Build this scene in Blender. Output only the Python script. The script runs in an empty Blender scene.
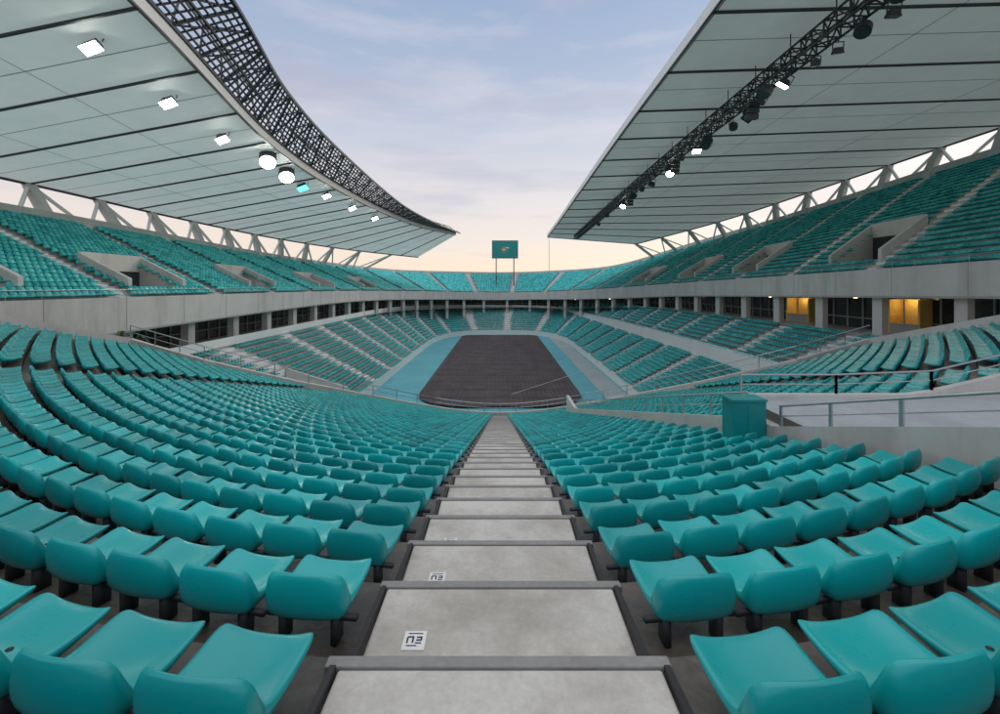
import bpy, math, random
import numpy as np
from mathutils import Vector
random.seed(3); np.random.seed(3)
scn=bpy.context.scene
# ------------------------------------------------------------------ materials
def nodes(name):
    m=bpy.data.materials.new(name); m.use_nodes=True
    nt=m.node_tree; return m,nt,nt.nodes['Principled BSDF']
def mat(name,col,rough=0.6,scale=1.0,var=0.25,bump=0.0,metal=0.0,spec=0.5,stain=None,fine=12.0,transl=0.0,smin=.48,smax=.68,streak=0):
    m,nt,b=nodes(name); N=nt.nodes.new; L=nt.links.new
    geo=N('ShaderNodeNewGeometry')
    n=N('ShaderNodeTexNoise'); n.inputs['Scale'].default_value=scale; n.inputs['Detail'].default_value=4; n.inputs['Roughness'].default_value=0.65
    L(geo.outputs['Position'],n.inputs['Vector'])
    n2=N('ShaderNodeTexNoise'); n2.inputs['Scale'].default_value=scale*fine; n2.inputs['Detail'].default_value=3
    L(geo.outputs['Position'],n2.inputs['Vector'])
    r=N('ShaderNodeValToRGB'); c=col
    r.color_ramp.elements[0].position=0.3; r.color_ramp.elements[1].position=0.7
    r.color_ramp.elements[0].color=(c[0]*(1-var),c[1]*(1-var),c[2]*(1-var),1)
    r.color_ramp.elements[1].color=(min(1,c[0]*(1+var)),min(1,c[1]*(1+var)),min(1,c[2]*(1+var)),1)
    mx=N('ShaderNodeMath'); mx.operation='MULTIPLY_ADD'; mx.inputs[1].default_value=0.35; 
    L(n2.outputs['Fac'],mx.inputs[0])
    m2=N('ShaderNodeMath'); m2.operation='MULTIPLY'; m2.inputs[1].default_value=0.65
    L(n.outputs['Fac'],m2.inputs[0]); L(m2.outputs[0],mx.inputs[2]); L(mx.outputs[0],r.inputs['Fac'])
    last=r.outputs['Color']
    if stain:
        n3=N('ShaderNodeTexNoise'); n3.inputs['Scale'].default_value=scale*0.6; n3.inputs['Detail'].default_value=7; n3.inputs['Roughness'].default_value=0.75
        mp=N('ShaderNodeMapping'); mp.inputs['Location'].default_value=(7,3,1)
        if streak: mp.inputs['Scale'].default_value=(streak,streak,.35)
        L(geo.outputs['Position'],mp.inputs['Vector']); L(mp.outputs[0],n3.inputs['Vector'])
        rr=N('ShaderNodeMapRange'); rr.inputs['From Min'].default_value=smin; rr.inputs['From Max'].default_value=smax; rr.inputs['To Max'].default_value=0.75
        L(n3.outputs['Fac'],rr.inputs['Value'])
        mm=N('ShaderNodeMix'); mm.data_type='RGBA'; L(rr.outputs[0],mm.inputs['Factor']); L(last,mm.inputs['A']); mm.inputs['B'].default_value=(*stain,1)
        last=mm.outputs['Result']
    L(last,b.inputs['Base Color'])
    b.inputs['Roughness'].default_value=rough; b.inputs['Metallic'].default_value=metal
    b.inputs['Specular IOR Level'].default_value=spec
    if bump>0:
        bp=N('ShaderNodeBump'); bp.inputs['Strength'].default_value=bump; bp.inputs['Distance'].default_value=0.01
        L(n2.outputs['Fac'],bp.inputs['Height']); L(bp.outputs[0],b.inputs['Normal'])
    if transl>0:
        t=N('ShaderNodeBsdfTranslucent'); L(last,t.inputs['Color'])
        ms=N('ShaderNodeMixShader'); ms.inputs[0].default_value=transl
        L(b.outputs[0],ms.inputs[1]); L(t.outputs[0],ms.inputs[2])
        L(ms.outputs[0],nt.nodes['Material Output'].inputs['Surface'])
    return m
def seat_mat(name,cd,cl,rough=0.26,dust=(.03,.30,.30),amt=.3,spec=.5):
    m,nt,b=nodes(name); N=nt.nodes.new; L=nt.links.new
    a=N('ShaderNodeAttribute'); a.attribute_name='tint'
    r=N('ShaderNodeMix'); r.data_type='RGBA'; r.inputs['A'].default_value=(*cd,1); r.inputs['B'].default_value=(*cl,1)
    L(a.outputs['Fac'],r.inputs['Factor'])
    geo=N('ShaderNodeNewGeometry'); n=N('ShaderNodeTexNoise'); n.inputs['Scale'].default_value=9; n.inputs['Detail'].default_value=6; n.inputs['Roughness'].default_value=.7
    L(geo.outputs['Position'],n.inputs['Vector'])
    mr=N('ShaderNodeMapRange'); mr.inputs['From Min'].default_value=.5; mr.inputs['From Max'].default_value=.8; mr.inputs['To Max'].default_value=amt; L(n.outputs['Fac'],mr.inputs['Value'])
    d=N('ShaderNodeMix'); d.data_type='RGBA'; L(mr.outputs[0],d.inputs['Factor']); L(r.outputs['Result'],d.inputs['A']); d.inputs['B'].default_value=(*dust,1)
    L(d.outputs['Result'],b.inputs['Base Color'])
    m2=N('ShaderNodeMapRange'); m2.inputs['To Min'].default_value=rough-.12; m2.inputs['To Max'].default_value=rough+.22; L(n.outputs['Fac'],m2.inputs['Value']); L(m2.outputs[0],b.inputs['Roughness'])
    b.inputs['Specular IOR Level'].default_value=spec
    return m
def emit(name,col,s):
    m=bpy.data.materials.new(name); m.use_nodes=True; nt=m.node_tree; nt.nodes.clear()
    e=nt.nodes.new('ShaderNodeEmission'); e.inputs[0].default_value=(*col,1); e.inputs[1].default_value=s
    o=nt.nodes.new('ShaderNodeOutputMaterial'); nt.links.new(e.outputs[0],o.inputs[0]); return m
M_seat=seat_mat('teal_plastic',(.0,.275,.28),(.0,.46,.46),spec=.6)
M_seatfar=seat_mat('teal_plastic_weathered',(.001,.32,.33),(.10,.62,.61),.5,(.12,.5,.5),spec=.35)
M_aisle=mat('aisle_concrete',(.60,.57,.525),.75,1.3,.16,.4,stain=(.32,.285,.245),fine=30,smin=.44,smax=.64)
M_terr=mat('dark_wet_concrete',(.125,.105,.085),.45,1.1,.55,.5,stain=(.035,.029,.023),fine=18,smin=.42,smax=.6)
M_conc=mat('pale_concrete',(.56,.545,.515),.7,.35,.10,.15,stain=(.36,.345,.315),fine=20,streak=2.0,smin=.48,smax=.72)
M_conc2=mat('grey_concrete',(.38,.38,.36),.75,.5,.15,.1,fine=20)
M_fterr=mat('terrace_concrete',(.44,.45,.44),.8,.3,.15,.0)
M_nose=mat('nosing_strip',(.25,.24,.23),.5,2.5,.25,.2)
M_black=mat('black_rubber',(.02,.02,.022),.6,3,.3)
M_steel=mat('galvanised_steel',(.45,.46,.47),.35,4,.12,metal=.8)
M_dark=mat('dark_steel',(.045,.05,.055),.5,2,.3,metal=.3)
M_roof=mat('roof_membrane',(.78,.84,.79),.6,.12,.07,transl=.33,fine=6)
M_roof2=mat('roof_panel',(.68,.735,.68),.6,.12,.08,transl=.17,fine=6)
M_lip=mat('white_cladding',(.76,.77,.75),.45,.4,.06)
M_glass=mat('dark_glazing',(.035,.045,.05),.15,.3,.4)
M_apron=mat('teal_surround',(.12,.38,.45),.75,.15,.15,spec=.25)
M_track=mat('track_concrete',(.34,.40,.42),.8,.2,.15,spec=.25)
M_ground=mat('ground',(.22,.22,.21),.9,.1,.2)
M_pitch=mat('field_cover',(.085,.072,.078),.9,.35,.4,.1,fine=8,spec=.2)
M_batten=mat('cover_joint',(.045,.038,.04),.9,.35,.35,spec=.1)
M_white=mat('white_plate',(.75,.75,.73),.5,5,.08)
M_warm=mat('warm_wall',(.75,.52,.16),.7,.6,.2)
M_tealpaint=mat('teal_paint',(.0,.24,.24),.45,2,.2)
M_leaf=mat('foliage',(.05,.10,.03),.6,3,.5)
M_lamp=emit('lamp_lens',(1,.96,.88),45)
M_lampw=emit('lamp_lens_warm',(1,.75,.42),6)
M_lampg=emit('lamp_lens_teal',(.1,.9,.8),3)
# ------------------------------------------------------------------ helpers
def link(o,parent=None):
    scn.collection.objects.link(o)
    if parent: o.parent=parent
    return o
def empty(name):
    e=bpy.data.objects.new(name,None); e.empty_display_size=.5; return link(e)
class Acc:
    def __init__(s): s.v=[];s.f=[]
    def poly(s,pts):
        n=len(s.v); s.v+= [tuple(p) for p in pts]; s.f.append(tuple(range(n,n+len(pts))))
    def hexa(s,b,t):
        n=len(s.v); s.v+=[tuple(p) for p in b]+[tuple(p) for p in t]
        for f in ((3,2,1,0),(4,5,6,7),(0,1,5,4),(1,2,6,5),(2,3,7,6),(3,0,4,7)): s.f.append(tuple(n+i for i in f))
    def box(s,x0,x1,y0,y1,z0,z1):
        s.hexa([(x0,y0,z0),(x1,y0,z0),(x1,y1,z0),(x0,y1,z0)],[(x0,y0,z1),(x1,y0,z1),(x1,y1,z1),(x0,y1,z1)])
    def beam(s,p,q,w,h=None):
        h=h or w; p=np.array(p,float);q=np.array(q,float);d=q-p;l=np.linalg.norm(d)
        if l<1e-6:return
        d/=l; up=np.array([0,0,1.]) if abs(d[2])<.95 else np.array([0,1.,0])
        a=np.cross(d,up);a/=np.linalg.norm(a);b=np.cross(a,d)
        a*=w/2;b*=h/2
        s.hexa([p-a-b,p+a-b,p+a+b,p-a+b],[q-a-b,q+a-b,q+a+b,q-a+b])
    def tube(s,p,q,r,n=8):
        p=np.array(p,float);q=np.array(q,float);d=q-p;d/=np.linalg.norm(d)
        up=np.array([0,0,1.]) if abs(d[2])<.95 else np.array([0,1.,0])
        a=np.cross(d,up);a/=np.linalg.norm(a);b=np.cross(a,d)
        k=len(s.v)
        for i in range(n):
            t=2*math.pi*i/n; o=(a*math.cos(t)+b*math.sin(t))*r; s.v.append(tuple(p+o)); s.v.append(tuple(q+o))
        for i in range(n):
            j=(i+1)%n; s.f.append((k+2*i,k+2*j,k+2*j+1,k+2*i+1))
        s.f.append(tuple(k+2*i for i in range(n))[::-1]); s.f.append(tuple(k+2*i+1 for i in range(n)))
    def done(s,name,m,parent=None,smooth=False,bevel=0):
        me=bpy.data.meshes.new(name); me.from_pydata(s.v,[],s.f); me.materials.append(m); me.update()
        if smooth: me.polygons.foreach_set('use_smooth',[True]*len(me.polygons))
        o=bpy.data.objects.new(name,me); link(o,parent)
        if bevel:
            b=o.modifiers.new('bevel','BEVEL'); b.width=bevel; b.segments=2; b.limit_method='ANGLE'
        return o
def strip(acc,A,B):
    for i in range(len(A)-1): acc.poly([A[i],A[i+1],B[i+1],B[i]])
def cr(P,t):
    P=np.array(P,float); n=len(P); t=np.clip(t,0,n-1-1e-9); i=np.floor(t).astype(int); u=(t-i)[:,None]
    g=lambda k: P[np.clip(k,0,n-1)]
    p0,p1,p2,p3=g(i-1),g(i),g(i+1),g(i+2)
    return .5*((2*p1)+(-p0+p2)*u+(2*p0-5*p1+4*p2-p3)*u*u+(-p0+3*p1-3*p2+p3)*u**3)
def resample(paths,ds):
    n=len(paths[0]); td=np.linspace(0,n-1,1500); d=cr(paths[0],td)
    s=np.concatenate([[0],np.cumsum(np.linalg.norm(np.diff(d,axis=0),axis=1))])
    S=np.arange(0,s[-1],ds); t=np.interp(S,s,td)
    return S,[cr(p,t) for p in paths]
# ------------------------------------------------------------------ seats
INN=[(-.095,.545),(-.075,.48),(-.045,.40),(-.005,.325),(.05,.272),(.14,.250),(.26,.255),(.37,.275),(.44,.288),(.475,.272)]
OUT=[(-.118,.530),(-.13,.44),(-.13,.33),(-.11,.23),(-.05,.165),(.06,.155),(.2,.175),(.33,.21),(.43,.235),(.48,.25)]
def seat_base(nu,vs,sub,SY=.74,SZ=.71):
    V=[];F=[];idx={}
    hw=.215
    for side,prof in ((0,INN),(1,OUT)):
        for a,vi in enumerate(vs):
            y,z=prof[vi]
            for b in range(nu):
                u=-1+2*b/(nu-1)
                w=hw
                if vi==0: w*=.80
                if vi==1: w*=.95
                if vi==8: w*=.98
                if vi==9: w*=.88
                if side==1: w*=.97 if vi<4 else .90
                yy,zz=y,z
                if side==0:
                    if vi<4: yy+=.06*abs(u)**2.5
                    else: zz+=.045*abs(u)**3
                else:
                    if vi<4: yy+=.045*u*u
                    else: zz+=.03*u*u
                if vi==0: zz-=.035*abs(u)**3
                idx[(side,a,b)]=len(V); V.append((u*w,yy*SY,zz*SZ))
    na=len(vs)
    for a in range(na-1):
        for b in range(nu-1):
            F.append((idx[0,a,b],idx[0,a+1,b],idx[0,a+1,b+1],idx[0,a,b+1]))
            F.append((idx[1,a,b],idx[1,a,b+1],idx[1,a+1,b+1],idx[1,a+1,b]))
    for b in range(nu-1):
        F.append((idx[0,0,b],idx[0,0,b+1],idx[1,0,b+1],idx[1,0,b]))
        F.append((idx[0,na-1,b+1],idx[0,na-1,b],idx[1,na-1,b],idx[1,na-1,b+1]))
    for a in range(na-1):
        F.append((idx[0,a+1,0],idx[0,a,0],idx[1,a,0],idx[1,a+1,0]))
        F.append((idx[0,a,nu-1],idx[0,a+1,nu-1],idx[1,a+1,nu-1],idx[1,a,nu-1]))
    if sub:
        me=bpy.data.meshes.new('tmp'); me.from_pydata(V,[],F); o=bpy.data.objects.new('tmp',me); link(o)
        s=o.modifiers.new('s','SUBSURF'); s.levels=1
        dg=bpy.context.evaluated_depsgraph_get(); em=o.evaluated_get(dg).to_mesh()
        V=[tuple(v.co) for v in em.vertices]; F=[tuple(p.vertices) for p in em.polygons]
        bpy.data.objects.remove(o)
    return np.array(V),np.array(F)
S_hi=seat_base(9,list(range(10)),True)
S_mid=seat_base(5,[0,2,4,6,8,9],False)
S_lo=seat_base(2,[0,4,9],False,1.1,1.15)
def box_base(boxes):
    a=Acc()
    for b in boxes: a.box(*b)
    return np.array(a.v),np.array(a.f)
def scatter(name,base,xf,m,parent,smooth=True,tint=None):
    xf=np.array(xf,float); V,F=base; n=len(xf); nv=len(V)
    if n==0:return
    c=xf[:,3:4];s=xf[:,4:5]
    X=xf[:,0:1]+V[None,:,0]*c-V[None,:,1]*s
    Y=xf[:,1:2]+V[None,:,0]*s+V[None,:,1]*c
    Z=xf[:,2:3]+V[None,:,2]+0*c
    co=np.stack([X,Y,Z],-1).reshape(-1,3)
    fs=(F[None]+(np.arange(n)*nv)[:,None,None]).reshape(-1)
    me=bpy.data.meshes.new(name); nf=n*len(F)
    me.vertices.add(len(co)); me.vertices.foreach_set('co',co.ravel())
    me.loops.add(nf*4); me.loops.foreach_set('vertex_index',fs.astype(np.int32))
    me.polygons.add(nf); me.polygons.foreach_set('loop_start',np.arange(nf,dtype=np.int32)*4)
    me.update(calc_edges=True)
    if smooth: me.polygons.foreach_set('use_smooth',np.ones(nf,dtype=bool))
    at=me.attributes.new('tint','FLOAT','POINT')
    t=np.random.rand(n) if tint is None else tint
    at.data.foreach_set('value',np.repeat(t,nv).astype(np.float32))
    me.materials.append(m); me.validate()
    o=bpy.data.objects.new(name,me); return link(o,parent)
# ------------------------------------------------------------------ near end stand
D=.81
def Yn(i): return 1.9+D*i
def Zn(i): return -1.57-.2106*i
CM,CA=1.2,9.0
def cX(x): return CM*(np.sqrt(np.asarray(x,float)**2+CA*CA)-CA)
def dcX(x): return CM*x/math.sqrt(x*x+CA*CA)
def BX(x): return np.interp(abs(x),[0,6,10,14,18,23],[44.,43.2,39,31.5,28,28])
def floorz(x,y):
    y0=y-float(cX(x)); return -1.57-.26*(y0-1.9)
DX0,DX1,DY1,DZ=5.05,17.0,9.7,-2.35
def cut(x,y): return x>DX0 and x<DX1 and y<DY1
near=empty('grandstand')
XW=22.5
acc=Acc(); xs=np.concatenate([np.arange(-XW,5.01,.5),[DX0],np.arange(5.5,XW+.01,.5)]); cc=cX(xs)
NR=54
for i in range(-5,NR):
    ya,yb,z,z2=Yn(i-1),Yn(i),Zn(i),Zn(i+1)
    for k in range(len(xs)-1):
        x0,x1,c0,c1=xs[k],xs[k+1],cc[k],cc[k+1]
        if (ya+yb)/2+(c0+c1)/2>BX((x0+x1)/2): continue
        def T(x,y): return (x,max(y,DY1)) if (x0+x1)/2>DX0 and (x0+x1)/2<DX1 else (x,y)
        if cut((x0+x1)/2,yb+(c0+c1)/2): continue
        acc.poly([(*T(x0,ya+c0),z),(*T(x1,ya+c1),z),(*T(x1,yb+c1),z),(*T(x0,yb+c0),z)])
        acc.poly([(*T(x0,yb+c0),z2),(*T(x0,yb+c0),z),(*T(x1,yb+c1),z),(*T(x1,yb+c1),z2)])
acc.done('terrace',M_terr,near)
hi=[];mid=[];brk=[]
for i in range(-2,NR):
    for sgn in (-1,1):
        x=.72+.235
        while x<21.5:
            X=sgn*x; y=Yn(i-1)+.32+float(cX(X)); y0=Yn(i)
            sl=dcX(X); n=math.hypot(1,sl); step=.478/n
            ok = y+.5<BX(X)-.35
            if sgn>0:
                if 4.6<x<5.4: ok=False
                if x>4.6 and x<DX1+.5 and y<DY1+.35: ok=False
            if abs(x-12.6)<.55: ok=False
            if i<0 and x<2.6: ok=False
            if ok:
                a=math.atan2(sl,1)
                jit=random.gauss(0,.018)
                e=(X+random.gauss(0,.003),y+random.gauss(0,.007),Zn(i)+random.gauss(0,.004),math.cos(a+jit),math.sin(a+jit))
                (hi if (i<10 and x<9) else mid).append(e)
                if i<26: brk.append(e)
            x+=step
scatter('seats_front',S_hi,hi,M_seat,near)
scatter('seats_rest',S_mid,mid,M_seat,near)
scatter('seat_brackets',box_base([(-.15,-.12,-.02,.06,-.004,.14),(.12,.15,-.02,.06,-.004,.14),(-.235,.235,.02,.05,.095,.12)]),brk,M_dark,near,False)
oct_=Acc()
zt=.250*.71
oct_.tube((0,.11,zt+.001),(0,.11,zt+.007),.013,8)
qf=[f for f in oct_.f if len(f)==4]; top=list(range(1,16,2))
qf+= [(top[0],top[1],top[2],top[3]),(top[3],top[4],top[5],top[0]),(top[5],top[6],top[7],top[0])]
scatter('seat_drain_holes',(np.array(oct_.v),np.array(qf)),hi,M_black,near,False)
acc=Acc(); rail=Acc()
bx=np.arange(-XW,XW+.01,.5)
def fw(x): 
    y=float(BX(x)); return y,floorz(x,y)
for k in range(len(bx)-1):
    (y0,z0),(y1,z1)=fw(bx[k]),fw(bx[k+1]); x0,x1=bx[k],bx[k+1]
    acc.hexa([(x0,y0-.1,-14.3),(x1,y1-.1,-14.3),(x1,y1+.15,-14.3),(x0,y0+.15,-14.3)],[(x0,y0-.1,z0+.35),(x1,y1-.1,z1+.35),(x1,y1+.15,z1+.35),(x0,y0+.15,z0+.35)])
    rail.tube((x0,y0,z0+1.15),(x1,y1,z1+1.15),.035,6)
    rail.tube((x0,y0,z0+.75),(x1,y1,z1+.75),.02,5)
    if k%3==0: rail.tube((x0,y0,z0+.3),(x0,y0,z0+1.15),.03,6)
for sg in (-1,1):
    x=sg*XW
    for y in np.arange(9,28,1.):
        acc.hexa([(x-.12,y,-14.3),(x+.12,y,-14.3),(x+.12,y+1,-14.3),(x-.12,y+1,-14.3)],[(x-.12,y,floorz(x,y)+.35),(x+.12,y,floorz(x,y)+.35),(x+.12,y+1,floorz(x,y+1)+.35),(x-.12,y+1,floorz(x,y+1)+.35)])
acc.done('parapet',M_conc,near); rail.done('railing',M_steel,near)
# ------------------------------------------------------------------ central staircase
st=empty('staircase')
tr=Acc(); ns=Acc(); bl=Acc(); pl=Acc(); pd=Acc()
for i in range(-4,NR-2):
    yb=Yn(i); ya=Yn(i-1); z=Zn(i)
    if yb>43.8: break
    jt=random.uniform(-.008,.008)
    tr.hexa([(-.65,ya+.03,z-.1),(.65,ya+.03,z-.1),(.65,yb-.055,z-.1),(-.65,yb-.055,z-.1)],[(-.65,ya+.03,z+.03),(.65,ya+.03,z+.03),(.65,yb-.055,z+.03),(-.65,yb-.055,z+.03)])
    ns.box(-.70+jt,.70+jt,yb-.053,yb+.004,z-.2,z+.038)
    for sx in (-1,1):
        bl.beam((sx*.668,ya+.03,z+.09),(sx*.668,yb-.06,z+.035),.025,.03)
    if i in (0,1,2,3,4,6,8,11):
        px=-.42;py=ya+.36
        pl.box(px-.055,px+.055,py-.06,py+.06,z+.03,z+.036)
        for a,b,w,h in ((-.02,.020,.030,.008),(-.035,.0,.008,.035),(-.008,.0,.008,.035),(.022,.018,.026,.008),(.022,.0,.026,.008),(.033,.009,.007,.02),(-.01,-.035,.05,.005),(.0,.042,.07,.004),(.02,-.018,.03,.006)):
            pd.box(px+a-w/2,px+a+w/2,py+b-h/2,py+b+h/2,z+.036,z+.038)
tr.done('step',M_aisle,st,bevel=.012); ns.done('step_nosing',M_nose,st,bevel=.006); bl.done('step_edge',M_black,st)
pl.done('row_number_plate',M_white,st); pd.done('row_number_print',M_black,st)
# ------------------------------------------------------------------ vomitory parapet, deck, rail on the right
wl=Acc()
def topz(y): return float(np.interp(y,[.5,4.6,8.2,8.21,30],[-.20,-1.42,-2.52,floorz(5,8.2)+.42,floorz(5,30)+.42]))
ys=list(np.arange(.6,8.2,.6))+[8.2]+list(np.arange(8.8,34,.8))
for a,b in zip(ys[:-1],ys[1:]):
    xa=xb=4.95
    wl.hexa([(xa-.1,a,-14),(xa+.1,a,-14),(xb+.1,b,-14),(xb-.1,b,-14)],[(xa-.1,a,topz(a)),(xa+.1,a,topz(a)),(xb+.1,b,topz(b-.001)),(xb-.1,b,topz(b-.001))])
wl.done('parapet_wall',M_conc)
def railing(name,pts,h,posts,mids=(.5,)):
    r=Acc()
    for p,q in zip(pts[:-1],pts[1:]):
        r.tube((p[0],p[1],p[2]+h),(q[0],q[1],q[2]+h),.022,8)
        for m_ in mids: r.tube((p[0],p[1],p[2]+h*m_),(q[0],q[1],q[2]+h*m_),.012,6)
        L_=math.dist(p,q); k=max(1,int(L_/posts))
        for j in range(k+1):
            t=j/k; x,y,z=[p[c]+(q[c]-p[c])*t for c in range(3)]
            r.box(x-.012,x+.012,y-.03,y+.03,z-.05,z+h)
    return r.done(name,M_steel)
railing('handrail',[(4.95,.8,topz(.8)),(4.95,8.1,topz(8.1))],.36,1.15)
railing('handrail',[(4.95,9.2,topz(9.2)),(4.95,30,topz(30))],.5,1.6)
deckm=mat('deck_concrete',(.40,.43,.46),.55,.5,.14,.1,stain=(.26,.28,.30))
dk=Acc(); dk.poly([(DX0,-3,DZ),(DX1,-3,DZ),(DX1,DY1,DZ),(DX0,DY1,DZ)]); dk.done('walkway_deck',deckm)
w2=Acc(); pts=[]
gx=np.arange(DX0,DX1+.01,.5)
ptop=lambda x: max(-2.28,floorz(x,DY1)+.22)
for a,b in zip(gx[:-1],gx[1:]):
    w2.hexa([(a,DY1-.13,-9),(b,DY1-.13,-9),(b,DY1+.02,-9),(a,DY1+.02,-9)],[(a,DY1-.13,ptop(a)),(b,DY1-.13,ptop(b)),(b,DY1+.02,ptop(b)),(a,DY1+.02,ptop(a))])
    pts.append((a,DY1-.05,ptop(a)))
for y in np.arange(-3,DY1-.01,.5):
    h=floorz(DX1,y)+.3; h2=floorz(DX1,y+.5)+.3
    w2.hexa([(DX1-.12,y,-9),(DX1+.03,y,-9),(DX1+.03,y+.5,-9),(DX1-.12,y+.5,-9)],[(DX1-.12,y,h),(DX1+.03,y,h),(DX1+.03,y+.5,h2),(DX1-.12,y+.5,h2)])
w2.done('parapet_wall',M_conc)
railing('handrail',pts[::4],.40,1.4)
cab=empty('utility_cabinet')
a=Acc(); a.box(4.22,4.84,8.35,8.75,-3.4,-2.12); a.done('body',M_tealpaint,cab,bevel=.015)
a=Acc(); a.box(4.19,4.845,8.32,8.78,-2.12,-2.08); a.box(4.5,4.512,8.34,8.35,-3.1,-2.2); a.done('cap',M_tealpaint,cab)
# ------------------------------------------------------------------ bowl tiers
def tier(Pin,Pout,nrows,aisle,parent,holes=(),light=.5,off=0,spacing=.5,sd=.28,aw=1.0):
    S,(A,B)=resample([Pin,Pout],1.0)
    acc=Acc(); n=len(S)
    hole=lambda s,f: any(h[0]<=s<=h[1] and h[2]<=f<h[3] for h in holes)
    P=lambda k,fr,zr:(A[k][0]+(B[k][0]-A[k][0])*fr,A[k][1]+(B[k][1]-A[k][1])*fr,A[k][2]+(B[k][2]-A[k][2])*zr)
    for r in range(nrows):
        f0,f1=r/nrows,(r+1)/nrows
        for k in range(n-1):
            if hole(S[k]+.5,(f0+f1)/2): continue
            acc.poly([P(k,f0,f0),P(k+1,f0,f0),P(k+1,f1,f0),P(k,f1,f0)])
            acc.poly([P(k,f1,f0),P(k+1,f1,f0),P(k+1,f1,f1),P(k,f1,f1)])
    acc.done('terrace',M_fterr,parent)
    ai=Acc()
    for k in range(n-2):
        if ((S[k]+off)%aisle)<aw and 2<k<n-3:
            for r in range(nrows):
                f0,f1=r/nrows,(r+1)/nrows
                if hole(S[k]+.5,(f0+f1)/2): continue
                dz=(B[k][2]-A[k][2])/nrows
                p=[np.array(P(k,f0+(f1-f0)*.5,f0)),np.array(P(k+1,f0+(f1-f0)*.5,f0)),np.array(P(k+1,f1,f0)),np.array(P(k,f1,f0))]
                q=[v+np.array([0,0,dz*.5]) for v in p]
                ai.hexa(p,q)
    ai.done('aisle_steps',M_lip,parent)
    xf=[];tt=[]
    for r in range(nrows):
        f=(r+.62)/nrows; fz=r/nrows
        L=np.array([P(k,f,fz) for k in range(n)]); dirv=A[:,:2]-B[:,:2]; dirv/=np.linalg.norm(dirv,axis=1)[:,None]
        cs=np.concatenate([[0],np.cumsum(np.linalg.norm(np.diff(L[:,:2],axis=0),axis=1))])
        q=np.arange(.4,cs[-1]-.3,spacing)
        X=np.interp(q,cs,L[:,0]);Y=np.interp(q,cs,L[:,1]);Z=np.interp(q,cs,L[:,2]);dx_=np.interp(q,cs,dirv[:,0]);dy_=np.interp(q,cs,dirv[:,1]);ss=np.interp(q,cs,S)
        for j in range(len(q)):
            m_=(ss[j]+off)%aisle
            if m_<aw+.35 or m_>aisle-.3: continue
            if hole(ss[j],f): continue
            dd=math.hypot(dx_[j],dy_[j]); c=dy_[j]/dd; s=-dx_[j]/dd
            xf.append((X[j],Y[j],Z[j],c,s)); 
            tt.append(min(1,max(0,random.gauss(light,sd))))
    scatter('seats',S_lo,xf,M_seatfar,parent,False,np.array(tt))
    vw=Acc();vd=Acc()
    for h in holes:
        k0=int(h[0]);k1=min(n-1,int(h[1])+1); f0=round(h[2]*nrows)/nrows; f1=round(h[3]*nrows)/nrows
        c=[np.array(P(k0,f0,f0)),np.array(P(k1,f0,f0)),np.array(P(k1,f1,f1)),np.array(P(k0,f1,f1))]
        zf=c[0][2]-.6
        def wallseg(p,q,th,tp,tq,bz):
            p=np.array(p);q=np.array(q)
            d=q-p;d[2]=0;d/=np.linalg.norm(d);nn=np.array([-d[1],d[0],0])*th/2
            vw.hexa([(*(p-nn)[:2],bz),(*(q-nn)[:2],bz),(*(q+nn)[:2],bz),(*(p+nn)[:2],bz)],[(*(p-nn)[:2],tp),(*(q-nn)[:2],tq),(*(q+nn)[:2],tq),(*(p+nn)[:2],tp)])
        wallseg(c[0],c[3],.3,c[0][2]+.9,c[3][2]+.9,zf)
        wallseg(c[1],c[2],.3,c[1][2]+.9,c[2][2]+.9,zf)
        wallseg(c[3],c[2],.3,c[3][2]+.95,c[2][2]+.95,c[3][2]-.5)
        vd.poly([(*c[3][:2],zf),(*c[2][:2],zf),(*c[2][:2],c[2][2]-.3),(*c[3][:2],c[3][2]-.3)])  # flat dark panel closes the doorway, passage shade put into its colour
        vw.poly([(*c[0][:2],zf+.1),(*c[1][:2],zf+.1),(*c[2][:2],zf+.1),(*c[3][:2],zf+.1)])
    if holes:
        vw.done('vomitory_walls',M_conc,parent); vd.done('vomitory_dark_panel',M_glass,parent)
    return S,A,B
UI=[(-27,3,-1),(-27,40,-1),(-27,75,-1.1),(-25,100,-1.4),(-19,122,-1.8),(-9,137,-2.2),(0,140,-2.4),(10,138,-2.2),(20,124,-1.6),(28,103,-.6),(31,80,.2),(32,40,1.2),(33,3,2.3)]
UO=[(-42,3,6.3),(-42,42,6),(-42,78,5),(-39,108,4.3),(-30,135,3.6),(-14,153,3.6),(0,157,3.5),(15,154,3.8),(34,138,5),(48,112,9.8),(54,88,12.3),(56,48,14.8),(57,3,16)]
UF=[(-27,3,-4.1),(-27,40,-3.3),(-27,75,-3),(-25,100,-3.3),(-19,122,-3.9),(-9,137,-4.4),(0,140,-4.6),(10,138,-4.4),(20,124,-3.9),(28,103,-3.0),(31,80,-2.0),(32,40,-1.1),(33,3,-.4)]
upper=empty('grandstand')
S,(A,)=resample([UI],1.0)
def s_at(side,y):
    idx=[k for k in range(len(S)) if (A[k][0]<0)==(side<0) and abs(A[k][1]-y)<1.0 and abs(A[k][0])>15]
    return S[idx[0]]
holes=[]
for y in (24.5,39,55,75,95): s=s_at(-1,y); holes.append((s-2.5,s+2.5,.10,.36))
for y in (22,43,62,80,100): s=s_at(1,y); holes.append((s-2.6,s+2.6,.10,.33))
S,A,B=tier(UI,UO,24,11.0,upper,holes,light=.60,off=3,sd=.36)
_,(A,B,Fb)=resample([UI,UO,UF],1.0)
out=B-A; out[:,2]=0; out/=np.linalg.norm(out,axis=1)[:,None]
conc=Acc()
inn=A-out*.25; PH=.12
P0=inn.copy(); P0[:,2]=A[:,2]+PH
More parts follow.
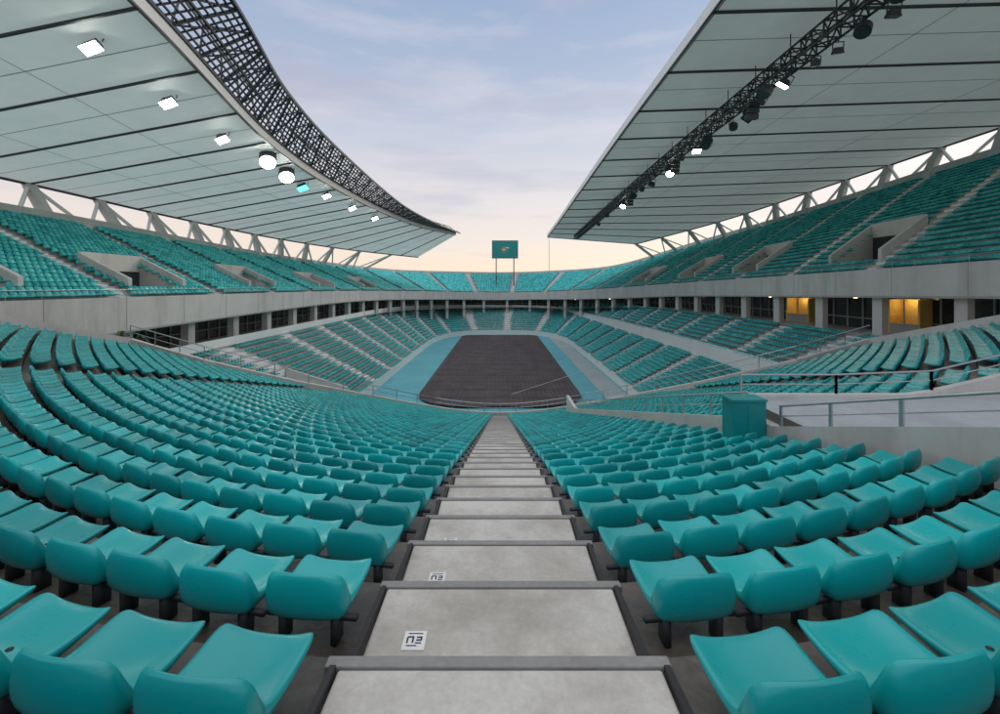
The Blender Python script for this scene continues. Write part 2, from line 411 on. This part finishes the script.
P1=inn.copy(); P1[:,2]=Fb[:,2]
P2=A+out*.02; P2[:,2]=A[:,2]+PH
P3=P2.copy(); P3[:,2]=A[:,2]-.1
P4=A+out*6.0; P4[:,2]=Fb[:,2]
strip(conc,P1,P0);strip(conc,P0,P2);strip(conc,P2,P3);strip(conc,P4,P1)
conc.done('fascia',M_conc,upper)
tm=Acc()
for k in range(len(inn)-1):
    a_=inn[k]-out[k]*.03;b_=inn[k+1]-out[k+1]*.03
    tm.beam((a_[0],a_[1],Fb[k][2]+.12),(b_[0],b_[1],Fb[k+1][2]+.12),.06,.10)
    if k%6==0: tm.box(inn[k][0]-.02,inn[k][0]+.02,inn[k][1]-.02,inn[k][1]+.02,Fb[k][2]+.2,P0[k][2]-.02)
tm.done('fascia_trim',M_conc2,upper)
rl=Acc()
for k in range(len(inn)-1):
    p=(inn[k]+A[k])/2;q=(inn[k+1]+A[k+1])/2
    rl.tube((p[0],p[1],P0[k][2]+.55),(q[0],q[1],P0[k+1][2]+.55),.025,5)
    rl.tube((p[0],p[1],P0[k][2]+.3),(q[0],q[1],P0[k+1][2]+.3),.015,4)
    if k%2==0: rl.tube((p[0],p[1],P0[k][2]-.05),(p[0],p[1],P0[k][2]+.55),.02,5)
rl.done('railing',M_steel,upper)
bp=Acc(); Q0=B.copy();Q1=B.copy();Q1[:,2]+=.9;Q2=B+out*.3;Q2[:,2]=Q1[:,2];Q3=Q2.copy();Q3[:,2]-=3
strip(bp,Q0,Q1);strip(bp,Q1,Q2);strip(bp,Q2,Q3); bp.done('rear_parapet',M_conc,upper)
def fz(k): 
    x,y=A[k][0],A[k][1]
    if x<0: return -6.0-(.9*min(1,max(0,(y-110)/30)))
    return -4.4-(2.4*min(1,max(0,(y-90)/45)))
cf=Acc();bw=Acc();col=Acc();mul=Acc();dl=Acc()
F0=A.copy();F1=A+out*6
for k in range(len(A)): F0[k]=A[k]-out[k]*(5.2 if A[k][1]<32 else .1); F0[k][2]=fz(k)-.05; F1[k][2]=fz(k)-.05
strip(cf,F0,F1)
F2=F1.copy(); F2[:,2]=Fb[:,2]; strip(bw,F1,F2)
for k in range(0,len(A),1):
    if k%7==3:
        c=A[k]+out[k]*.9
        d=np.array([-out[k][1],out[k][0],0])
        w=.38; o_=out[k]*.38
        q=[c-d*w-o_,c+d*w-o_,c+d*w+o_,c-d*w+o_]
        col.hexa([(p[0],p[1],fz(k)-3) for p in q],[(p[0],p[1],Fb[k][2]-.003) for p in q])
    if k%2==0:
        c=A[k]+out[k]*5.9; mul.beam((c[0],c[1],fz(k)-.05),(c[0],c[1],Fb[k][2]-.01),.12)
    if k%14==5:
        c=A[k]+out[k]*3.6; dl.tube((c[0],c[1],Fb[k][2]-.005),(c[0],c[1],Fb[k][2]-.10),.16,8)
for k in range(len(A)-1):
    c=A[k]+out[k]*5.9;e=A[k+1]+out[k+1]*5.9; mul.beam((c[0],c[1],fz(k)+1.0),(e[0],e[1],fz(k+1)+1.0),.10)
cf.done('concourse_floor',M_conc2,upper);bw.done('glazed_wall',M_glass,upper);col.done('columns',M_conc,upper);mul.done('mullions',M_conc2,upper);dl.done('concourse_downlights',M_lampw,upper)
for yy,w in ((39.5,1.1),(53.5,1.3)):
    k=min(range(len(A)),key=lambda k:abs(A[k][1]-yy)+(1000 if A[k][0]<0 else 0))
    kio=empty('kiosk')
    r=Acc(); c=A[k]+out[k]*5.4; d=np.array([-out[k][1],out[k][0],0])
    def pr(acc,u0,u1,v0,v1,z0,z1):
        q=[c+d*u0+out[k]*v0,c+d*u1+out[k]*v0,c+d*u1+out[k]*v1,c+d*u0+out[k]*v1]
        acc.hexa([(*p[:2],z0) for p in q],[(*p[:2],z1) for p in q])
    Z0=fz(k);Z1=Fb[k][2]-.2
    pr(r,-w,w,0,.15,Z0,Z1); pr(r,-w-.15,-w,-1.5,.15,Z0,Z1); pr(r,w,w+.15,-1.5,.15,Z0,Z1)
    r.done('walls',M_warm,kio)
    r=Acc(); pr(r,-w,w,-1.5,-1.3,Z0,Z0+.9); pr(r,-w-.2,w+.2,-1.6,-1.25,Z0+.9,Z0+.96); pr(r,-.05,.05,-1.45,-1.38,Z0+.96,Z1)
    r.done('counter',M_conc2,kio)
    l=bpy.data.lights.new('kiosk_lamp','POINT'); l.energy=26; l.color=(1,.72,.35); l.shadow_soft_size=.15
    lo=bpy.data.objects.new('kiosk_lamp',l); p=c-out[k]*.7; lo.location=(p[0],p[1],Z1-.15); link(lo)
lower=empty('grandstand')
AI=[(-16.8,46,-13.2),(-16.8,60,-13.2),(-16.8,95,-13.2),(-16,116,-13.2),(-11,129,-13.2),(0,132,-13.2),(11,129,-13.2),(16,116,-13.2),(16.8,95,-13.2),(16.8,60,-13.2),(16.8,47,-13.2)]
AO=[(-27,30,-6),(-27,54,-6),(-26.5,95,-6),(-24,119,-6.2),(-16,137,-6.8),(0,143,-7.0),(16,137,-7.2),(22.5,119,-8.8),(24,95,-9.1),(25,60,-9),(25,40,-9)]
tier(AI,AO,13,9.0,lower,light=.32,off=2,sd=.2,aw=1.2)
BI=[(17.5,137,-6.6),(23,119,-7.9),(24.6,95,-7.8),(25.6,60,-7.7),(25.6,36,-7.6)]
BO=[(20,141,-5.0),(28,122,-4.9),(30.5,97,-4.6),(32,61,-4.45),(32,34,-4.4)]
mid_=empty('grandstand')
tier(BI,BO,8,9.0,mid_,light=.35,off=4,sd=.2,aw=1.2)
w=Acc(); rr1=Acc()
_,(b1,)=resample([BI],1.0)
_,(a1,b2)=resample([AI,AO],1.0)
o0=b1.copy();o0[:,2]-=2.0;o1=b1.copy();o1[:,2]+=.45;o2=b1.copy();o2[:,0]+=.2;o2[:,2]+=.45
strip(w,o0,o1);strip(w,o1,o2)
o3=o2.copy();o3[:,2]-=.6;strip(w,o2,o3)
for k in range(len(o1)-1):
    rr1.tube(o1[k]+[0.1,0,.6],o1[k+1]+[0.1,0,.6],.03,4)
    if k%2==0: rr1.tube(o1[k]+[0.1,0,0],o1[k]+[0.1,0,.6],.025,4)
o0=a1.copy();o0[:,2]=-14.3;o1=a1.copy();o1[:,2]+=.3
strip(w,o0,o1)
cen=np.array([0,90,0]); dirs=(a1-cen);dirs[:,2]=0;dirs/=np.linalg.norm(dirs,axis=1)[:,None]
o2=o1+dirs*.25; strip(w,o1,o2); o3=o2.copy();o3[:,2]-=.6;strip(w,o2,o3)
for k in range(len(o1)-1):
    rr1.tube(o1[k]+[0,0,.5],o1[k+1]+[0,0,.5],.03,4)
    if k%2==0: rr1.tube(o1[k],o1[k]+[0,0,.5],.025,4)
o0=b2.copy();o1=b2.copy();o1[:,2]+=.8; strip(w,o0,o1)
for I,O in ((AI[0],AO[0]),(AI[-1],AO[-1]),(BI[-1],BO[-1])):
    I=np.array(I,float);O=np.array(O,float)
    w.hexa([(I[0],I[1]-.25,-14.2),(O[0],O[1]-.25,-14.2),(O[0],O[1],-14.2),(I[0],I[1],-14.2)],[(I[0],I[1]-.25,I[2]+.9),(O[0],O[1]-.25,O[2]+.9),(O[0],O[1],O[2]+.9),(I[0],I[1],I[2]+.9)])
w.done('walls',M_lip,lower); rr1.done('railing',M_steel,lower)
vb=Acc()
vb.hexa([(-19.5,42,-14),(-15.5,47,-14),(-15.8,47.6,-14),(-19.9,42.5,-14)],[(-19.5,42,-7.6),(-15.5,47,-10.5),(-15.8,47.6,-10.5),(-19.9,42.5,-7.6)])
vb.done('retaining_wall',M_conc)
# ------------------------------------------------------------------ roofs
def roof(FR,RE,m,sp,seamw):
    R=empty('stadium_roof')
    S,(f,r)=resample([FR,RE],1.0)
    sh=Acc(); nseg=6
    for j in range(nseg):
        a=f+(r-f)*(j/nseg); b=f+(r-f)*((j+1)/nseg)
        strip(sh,a,b)
    sh.done('membrane_ceiling',m,R,smooth=True)
    tp=Acc(); ft=f.copy();ft[:,2]+=.75
    strip(tp,f,ft); tp.done('front_lip',M_lip,R)
    se=Acc(); k=2
    while k<len(S):
        p=f[k].copy();q=r[k].copy();p[2]-=.08;q[2]-=.08
        se.beam(p,q,seamw,.14); k+=sp
    for fr,ww in ((0.0,.12),(.004,.04),(1.0,.22)):
        l=f+(r-f)*fr
        for k in range(len(S)-1):
            p=l[k].copy();q=l[k+1].copy();p[2]-=.08;q[2]-=.08; se.beam(p,q,ww,ww)
    se.done('seam_beams',M_dark,R)
    ln=Acc(); k=int(2+sp/2)
    while k<len(S):
        p=f[k].copy();q=r[k].copy();p[2]-=.012;q[2]-=.012
        ln.beam(p,q,.05,.02); k+=sp
    for fr in (.33,.66):
        l=f+(r-f)*fr
        for k in range(len(S)-1):
            p=l[k].copy();q=l[k+1].copy();p[2]-=.012;q[2]-=.012; ln.beam(p,q,.04,.02)
    ln.done('panel_joints',M_conc2,R)
    return R,S,f,r
LF=[(-13.5,-4,13.6),(-17,21,13.2),(-20,40,12.3),(-20.5,57,12),(-19.5,80,12.2),(-16.5,100,12.4),(-10.5,115,12.5)]
LR=[(-45,-4,10),(-45,24,9.8),(-44.5,44,9.6),(-44,62,9.2),(-42,86,8.8),(-35,108,8.3),(-21,124,7.4)]
RL,SL,fl,rlr=roof(LF,LR,M_roof,6,.12)
RF=[(12,-4,16.6),(12,25,15.5),(12,45,15),(12,70,14),(12,95,12.9),(12,117,12.2)]
RR=[(58,-4,19),(58,28,18.6),(57.5,50,18.2),(56,77,17),(49,102,14.2),(36,122,10.9)]
RRt,SR,fr_,rr_=roof(RF,RR,M_roof2,7,.15)
LT=[(-11,-4,17),(-14.9,24,16.3),(-16.9,37,15.2),(-17.3,52,14.4),(-16.6,78,13.6),(-13.8,98,13.2),(-9.9,115,12.9)]
_,(la,lb)=resample([LF,LT],.8)
la=la.copy(); la[:,2]+=.8
lt=Acc(); n=len(la)
rows=9
for j in range(rows+1):
    q=la+(lb-la)*(j/rows)
    wd=.22 if j in(0,rows) else (.15 if j==rows//2 else .10)
    for k in range(n-1): lt.beam(q[k],q[k+1],wd)
for k in range(0,n):
    lt.beam(la[k],lb[k],.18 if k%4==0 else .10)
    if k%4==0 and k+4<n: lt.beam(la[k],lb[k+4],.10)
for k in range(0,n,4):
    a_=la[k];b_=lb[k]; c_=(a_+b_)/2+np.array([-1.4,0,1.2]); lt.beam(a_,c_,.10);lt.beam(b_,c_,.10)
    if k+4<n:
        c2=(la[k+4]+lb[k+4])/2+np.array([-1.4,0,1.2]); lt.beam(c_,c2,.12)
lt.done('lattice_truss',M_dark,RL)
def truss(path,w,h,name,parent,m=M_dark,ds=1.1,bar=.06):
    _,(p,)=resample([path],ds); a=Acc()
    o=[np.array([-w/2,0,0]),np.array([w/2,0,0]),np.array([w/2,0,-h]),np.array([-w/2,0,-h])]
    for k in range(len(p)-1):
        for j in range(4):
            a.beam(p[k]+o[j],p[k+1]+o[j],bar*1.4)
            jj=(j+1)%4
            a.beam(p[k]+o[j],p[k]+o[jj],bar)
            a.beam(p[k]+o[j],p[k+1]+o[jj],bar) if k%2 else a.beam(p[k]+o[jj],p[k+1]+o[j],bar)
        if k%4==0:
            a.beam(p[k]+o[0],p[k]+o[0]+np.array([0,0,.9]),.05); a.beam(p[k]+o[1],p[k]+o[1]+np.array([0,0,.9]),.05)
    a.done(name,m,parent)
truss([(18.6,5,15.2),(18.8,30,14.9),(18.8,50,14.5),(18.6,75,13.6),(18.4,112,12.0)],.95,.95,'lighting_truss',RRt,ds=1.0,bar=.07)
def supports(B,rr,step,parent,colw):
    a=Acc();dg=Acc()
    last=None
    for k in range(2,len(rr),step):
        r=rr[k]; j=np.argmin(np.linalg.norm(B[:,:2]-r[:2],axis=1)); b=B[j]
        base=np.array([b[0],b[1],b[2]-.2]); top=np.array([r[0],r[1],r[2]-.1])
        a.hexa([base+[-.35,-colw/2,0],base+[.35,-colw/2,0],base+[.35,colw/2,0],base+[-.35,colw/2,0]],[top+[-.35,-colw/2*.8,0],top+[.35,-colw/2*.8,0],top+[.35,colw/2*.8,0],top+[-.35,colw/2*.8,0]])
        if last is not None:
            m_=(last[0]+base)/2
            dg.beam(last[1],m_,.28,.28);dg.beam(top,m_,.28,.28)
        last=(base,top)
    a.done('columns',M_conc,parent);dg.done('diagonal_struts',M_lip,parent)
supports(B[:len(B)//2],rlr,7,RL,1.1)
supports(B[len(B)//2:],rr_,7,RRt,1.3)
def floodlight(p,tilt,lit,size=.45,m=None,rnd=False,rz=0):
    e=empty('floodlight'); a=Acc(); s=size
    if rnd:
        a.tube((0,0,s*.3),(0,0,-s*.30),s*.5,14); a.tube((0,0,s*.5),(0,0,s*.3),s*.2,10)
    else:
        a.hexa([(-s/2,-s*.3,-s*.35),(s/2,-s*.3,-s*.35),(s/2,s*.3,-s*.35),(-s/2,s*.3,-s*.35)],[(-s/3,-s*.2,s*.2),(s/3,-s*.2,s*.2),(s/3,s*.2,s*.2),(-s/3,s*.2,s*.2)])
    a.beam((-s*.55,0,0),(-s*.55,0,s*.7),.04);a.beam((s*.55,0,0),(s*.55,0,s*.7),.04);a.beam((-s*.55,0,s*.7),(s*.55,0,s*.7),.05);a.beam((0,0,s*.7),(0,0,s*1.2),.05)
    a.done('housing',M_dark,e)
    b=Acc()
    if rnd: b.tube((0,0,-s*.302),(0,0,-s*.38),s*.44,14)
    else: b.box(-s*.46,s*.46,-s*.27,s*.27,-s*.40,-s*.352)
    b.done('lens',(m or M_lamp) if lit else M_glass,e)
    e.location=p; e.rotation_euler=(tilt[0],tilt[1],rz)
    return e
for (x,y,z,l) in [(-20.9,23.6,12.3,1),(-21.6,30,12.0,1),(-22,36.5,11.7,1),(-21.2,42,11.5,3),(-21.8,47,11.3,3),(-22.3,52,11.2,2),(-21.5,57,11.2,1),(-21.2,66,11.2,1),(-20.7,76,11.2,1)]:
    floodlight((x,y,z),(math.radians(-35),math.radians(-20)),l>0,{1:.95,2:1.2,3:1.5}[l],m=M_lampg if l==2 else M_lamp,rnd=(l==3))
for (x,y,z) in [(-21.4,42,10.6),(-21.6,57,10.6),(-20.9,30,11.0),(-21,76,10.6)]:
    l=bpy.data.lights.new('floodlight_beam','SPOT'); l.energy=900; l.spot_size=2.2; l.spot_blend=.8; l.color=(1,.95,.88); l.shadow_soft_size=.3
    o=bpy.data.objects.new('floodlight_beam',l); o.location=(x,y,z); o.rotation_euler=(math.radians(15),math.radians(-25),0); link(o)
ys=[21,22.5,24,26,27.5,30,31.5,33,34.5,36,38,41,42.5,44,47,49.5,52,57,60,63,70,78,87]
for i,y in enumerate(ys):
    z=np.interp(y,[5,30,50,75,112],[14.0,13.7,13.3,12.4,10.8])
    floodlight((18.7+random.uniform(-.7,.7),y,z-.45),(math.radians(random.uniform(-35,15)),math.radians(random.uniform(-10,35)),),i in(5,13,16,20),random.uniform(.5,.95),rnd=(i%2==0))
sp=Acc()
for y in (34,49,66): 
    z=np.interp(y,[5,30,50,75,112],[14.0,13.7,13.3,12.4,10.8])
    for j in range(3): sp.hexa([(18.3,y-.25+.1*j,z-.5-.42*j),(19.1,y-.25+.1*j,z-.5-.42*j),(19.1,y+.25+.1*j,z-.45-.42*j),(18.3,y+.25+.1*j,z-.45-.42*j)],[(18.3,y-.25+.1*j,z-.12-.42*j),(19.1,y-.25+.1*j,z-.12-.42*j),(19.1,y+.25+.1*j,z-.1-.42*j),(18.3,y+.25+.1*j,z-.1-.42*j)])
sp.done('loudspeaker',M_dark)
# ------------------------------------------------------------------ pitch and ground
g=Acc(); g.poly([(-1500,-1500,-14.3),(1500,-1500,-14.3),(1500,1500,-14.3),(-1500,1500,-14.3)]); g.done('ground',M_ground)
g=Acc(); g.poly([(-16.9,42,-14.25),(16.9,42,-14.25),(16.9,133,-14.25),(-16.9,133,-14.25)]); g.done('running_surround',M_apron)
g=Acc(); g.poly([(13.4,42,-14.24),(16.5,42,-14.24),(16.5,128,-14.24),(13.4,128,-14.24)]); g.done('path',M_track)
g=Acc()
xs_=np.arange(-10.4,10.41,.2); RAD=6.5
def yr(x):
    ax=abs(x)
    def e(r): return 0 if ax<10.4-r else r-math.sqrt(max(0,r*r-(ax-(10.4-r))**2))
    return 53+e(RAD),129-e(3)
zs=[-14.03+(.08 if i%3==0 else 0)+random.uniform(-.012,.012) for i in range(len(xs_))]
for i in range(len(xs_)-1):
    a0,a1_=yr(xs_[i]);b0,b1_=yr(xs_[i+1]); N=38
    for j in range(N):
        p=lambda x,lo,hi,t,z:(x,lo+(hi-lo)*t/N,z)
        g.poly([p(xs_[i],a0,a1_,j,zs[i]),p(xs_[i+1],b0,b1_,j,zs[i+1]),p(xs_[i+1],b0,b1_,j+1,zs[i+1]),p(xs_[i],a0,a1_,j+1,zs[i])])
fld=g.done('playing_field',M_pitch)
g=Acc()
for y in np.arange(57,128,4.7): 
    yj=y+random.uniform(-.5,.5)
    g.beam((-9.8,yj,-13.94),(9.8,yj+random.uniform(-.3,.3),-13.94),.08,.02)
g.done('cover_joints',M_batten,fld)
g=Acc(); g.tube((1.5,58,-13.75),(15.8,74,-13.1),.03,5); g.done('cable',M_lip)
sb=empty('scoreboard')
g=Acc(); g.box(-2.4,5.6,146,146.5,8.6,14.0); g.done('screen_panel',mat('screen_teal',(.0,.24,.23),.4,.6,.25),sb,bevel=.08)
g=Acc(); g.box(-2.55,5.75,146.08,146.7,8.45,14.15)
for x in (-1.2,4.4): g.box(x-.15,x+.15,146.3,146.6,-2,8.5)
g.done('frame_and_posts',M_dark,sb)
g=Acc()
for j in range(10):
    t=j/10*2*math.pi
    g.hexa([(1.2+math.cos(t)*.5,145.93,11.2+math.sin(t)*.5),(1.2+math.cos(t+.4)*.5,145.93,11.2+math.sin(t+.4)*.5),(1.2+math.cos(t+.4)*.9,145.93,11.2+math.sin(t+.4)*.9),(1.2+math.cos(t)*.9,145.93,11.2+math.sin(t)*.9)],
      [(1.2+math.cos(t)*.5,145.98,11.2+math.sin(t)*.5),(1.2+math.cos(t+.4)*.5,145.98,11.2+math.sin(t+.4)*.5),(1.2+math.cos(t+.4)*.9,145.98,11.2+math.sin(t+.4)*.9),(1.2+math.cos(t)*.9,145.98,11.2+math.sin(t)*.9)])
g.done('emblem_ring',mat('orange_paint',(.7,.25,.03),.5,1,.1),sb)
g=Acc(); g.box(.85,1.6,145.93,145.98,11.0,11.45); g.box(1.9,2.9,145.93,145.98,11.6,11.9); g.done('emblem_mark',M_white,sb)
fp=Acc(); fp.tube((16,150,-2),(16,150,16),.09,6); fp.done('flagpole',M_steel)
pl_=Acc(); 
for _ in range(900):
    c=np.array([-24.4+random.gauss(0,.7),29+random.gauss(0,1.2),-5.2+abs(random.gauss(0,.75))])
    d=np.random.randn(3)*.13; e=np.random.randn(3)*.13
    pl_.poly([c-d,c-e,c+d,c+e])
pl_.done('shrub',M_leaf)
# ------------------------------------------------------------------ world, sun
w=bpy.data.worlds.new("World"); scn.world=w; w.use_nodes=True; nt=w.node_tree; nt.nodes.clear(); N=nt.nodes.new; L=nt.links.new
outn=N('ShaderNodeOutputWorld'); add=N('ShaderNodeAddShader')
az=math.radians(42);el=math.radians(18)
sky=N('ShaderNodeTexSky'); sky.sky_type='NISHITA'; sky.sun_disc=False; sky.sun_elevation=el; sky.sun_rotation=az; sky.air_density=1.0; sky.dust_density=.6
b1_=N('ShaderNodeBackground'); b1_.inputs[1].default_value=.015; L(sky.outputs[0],b1_.inputs[0])
tc=N('ShaderNodeTexCoord'); nm=N('ShaderNodeVectorMath'); nm.operation='NORMALIZE'; L(tc.outputs['Generated'],nm.inputs[0])
sx=N('ShaderNodeSeparateXYZ'); L(nm.outputs[0],sx.inputs[0])
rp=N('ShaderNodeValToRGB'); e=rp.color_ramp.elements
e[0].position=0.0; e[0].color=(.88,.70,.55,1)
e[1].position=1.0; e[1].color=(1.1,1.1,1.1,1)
for p_,c_ in ((.07,(.85,.71,.61,1)),(.17,(.75,.69,.68,1)),(.30,(.53,.56,.65,1)),(.42,(.39,.46,.60,1)),(.54,(.30,.40,.58,1)),(.74,(.95,.97,1.0,1))):  # upper stops brighten the unseen overhead sky, added to lift the general light
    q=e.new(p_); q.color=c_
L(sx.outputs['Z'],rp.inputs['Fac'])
mp=N('ShaderNodeMapping'); mp.inputs['Scale'].default_value=(1.2,1.2,5.0); mp.inputs['Rotation'].default_value=(.25,.1,0); L(nm.outputs[0],mp.inputs['Vector'])
cn=N('ShaderNodeTexNoise'); cn.inputs['Scale'].default_value=2.2; cn.inputs['Detail'].default_value=9; cn.inputs['Roughness'].default_value=.58; L(mp.outputs[0],cn.inputs['Vector'])
cr_=N('ShaderNodeMapRange'); cr_.inputs['From Min'].default_value=.50; cr_.inputs['From Max'].default_value=.70; cr_.inputs['To Max'].default_value=.40; L(cn.outputs['Fac'],cr_.inputs['Value'])
mx=N('ShaderNodeMix'); mx.data_type='RGBA'; L(cr_.outputs[0],mx.inputs['Factor']); L(rp.outputs['Color'],mx.inputs['A']); mx.inputs['B'].default_value=(.78,.71,.72,1)
mp2=N('ShaderNodeMapping'); mp2.inputs['Scale'].default_value=(1.5,1.5,9.0); mp2.inputs['Location'].default_value=(3,1,2); L(nm.outputs[0],mp2.inputs['Vector'])
cn2=N('ShaderNodeTexNoise'); cn2.inputs['Scale'].default_value=1.6; cn2.inputs['Detail'].default_value=8; L(mp2.outputs[0],cn2.inputs['Vector'])
cr2=N('ShaderNodeMapRange'); cr2.inputs['From Min'].default_value=.53; cr2.inputs['From Max'].default_value=.68; cr2.inputs['To Max'].default_value=.5; L(cn2.outputs['Fac'],cr2.inputs['Value'])
mx2=N('ShaderNodeMix'); mx2.data_type='RGBA'; L(cr2.outputs[0],mx2.inputs['Factor']); L(mx.outputs['Result'],mx2.inputs['A']); mx2.inputs['B'].default_value=(.44,.43,.54,1)
st_=N('ShaderNodeMapRange'); st_.inputs['From Min'].default_value=-.6; st_.inputs['From Max'].default_value=.45; st_.inputs['To Min'].default_value=1.3; st_.inputs['To Max'].default_value=1.03; L(sx.outputs['Y'],st_.inputs['Value'])  # sky behind the camera made stronger, added as unseen fill light
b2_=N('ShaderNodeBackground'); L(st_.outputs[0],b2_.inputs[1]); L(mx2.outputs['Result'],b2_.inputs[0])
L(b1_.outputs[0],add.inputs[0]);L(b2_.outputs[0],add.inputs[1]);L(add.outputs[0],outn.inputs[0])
sl=bpy.data.lights.new('sun','SUN'); sl.energy=.8; sl.angle=math.radians(22); sl.color=(1,.88,.74)
so=bpy.data.objects.new('sun',sl); link(so)
tosun=Vector((math.sin(az)*math.cos(el),math.cos(az)*math.cos(el),math.sin(el)))
so.rotation_euler=tosun.to_track_quat('Z','Y').to_euler()
# ------------------------------------------------------------------ camera
cam=bpy.data.cameras.new('camera'); co=bpy.data.objects.new('camera',cam); link(co)
cam.sensor_width=36; cam.lens=16.56; cam.shift_y=-.072; cam.clip_start=.05; cam.clip_end=4000
co.location=(0,0,0); co.rotation_euler=(math.radians(90),0,0)
scn.camera=co
scn.view_settings.view_transform='Standard'; scn.view_settings.look='None'; scn.view_settings.exposure=0
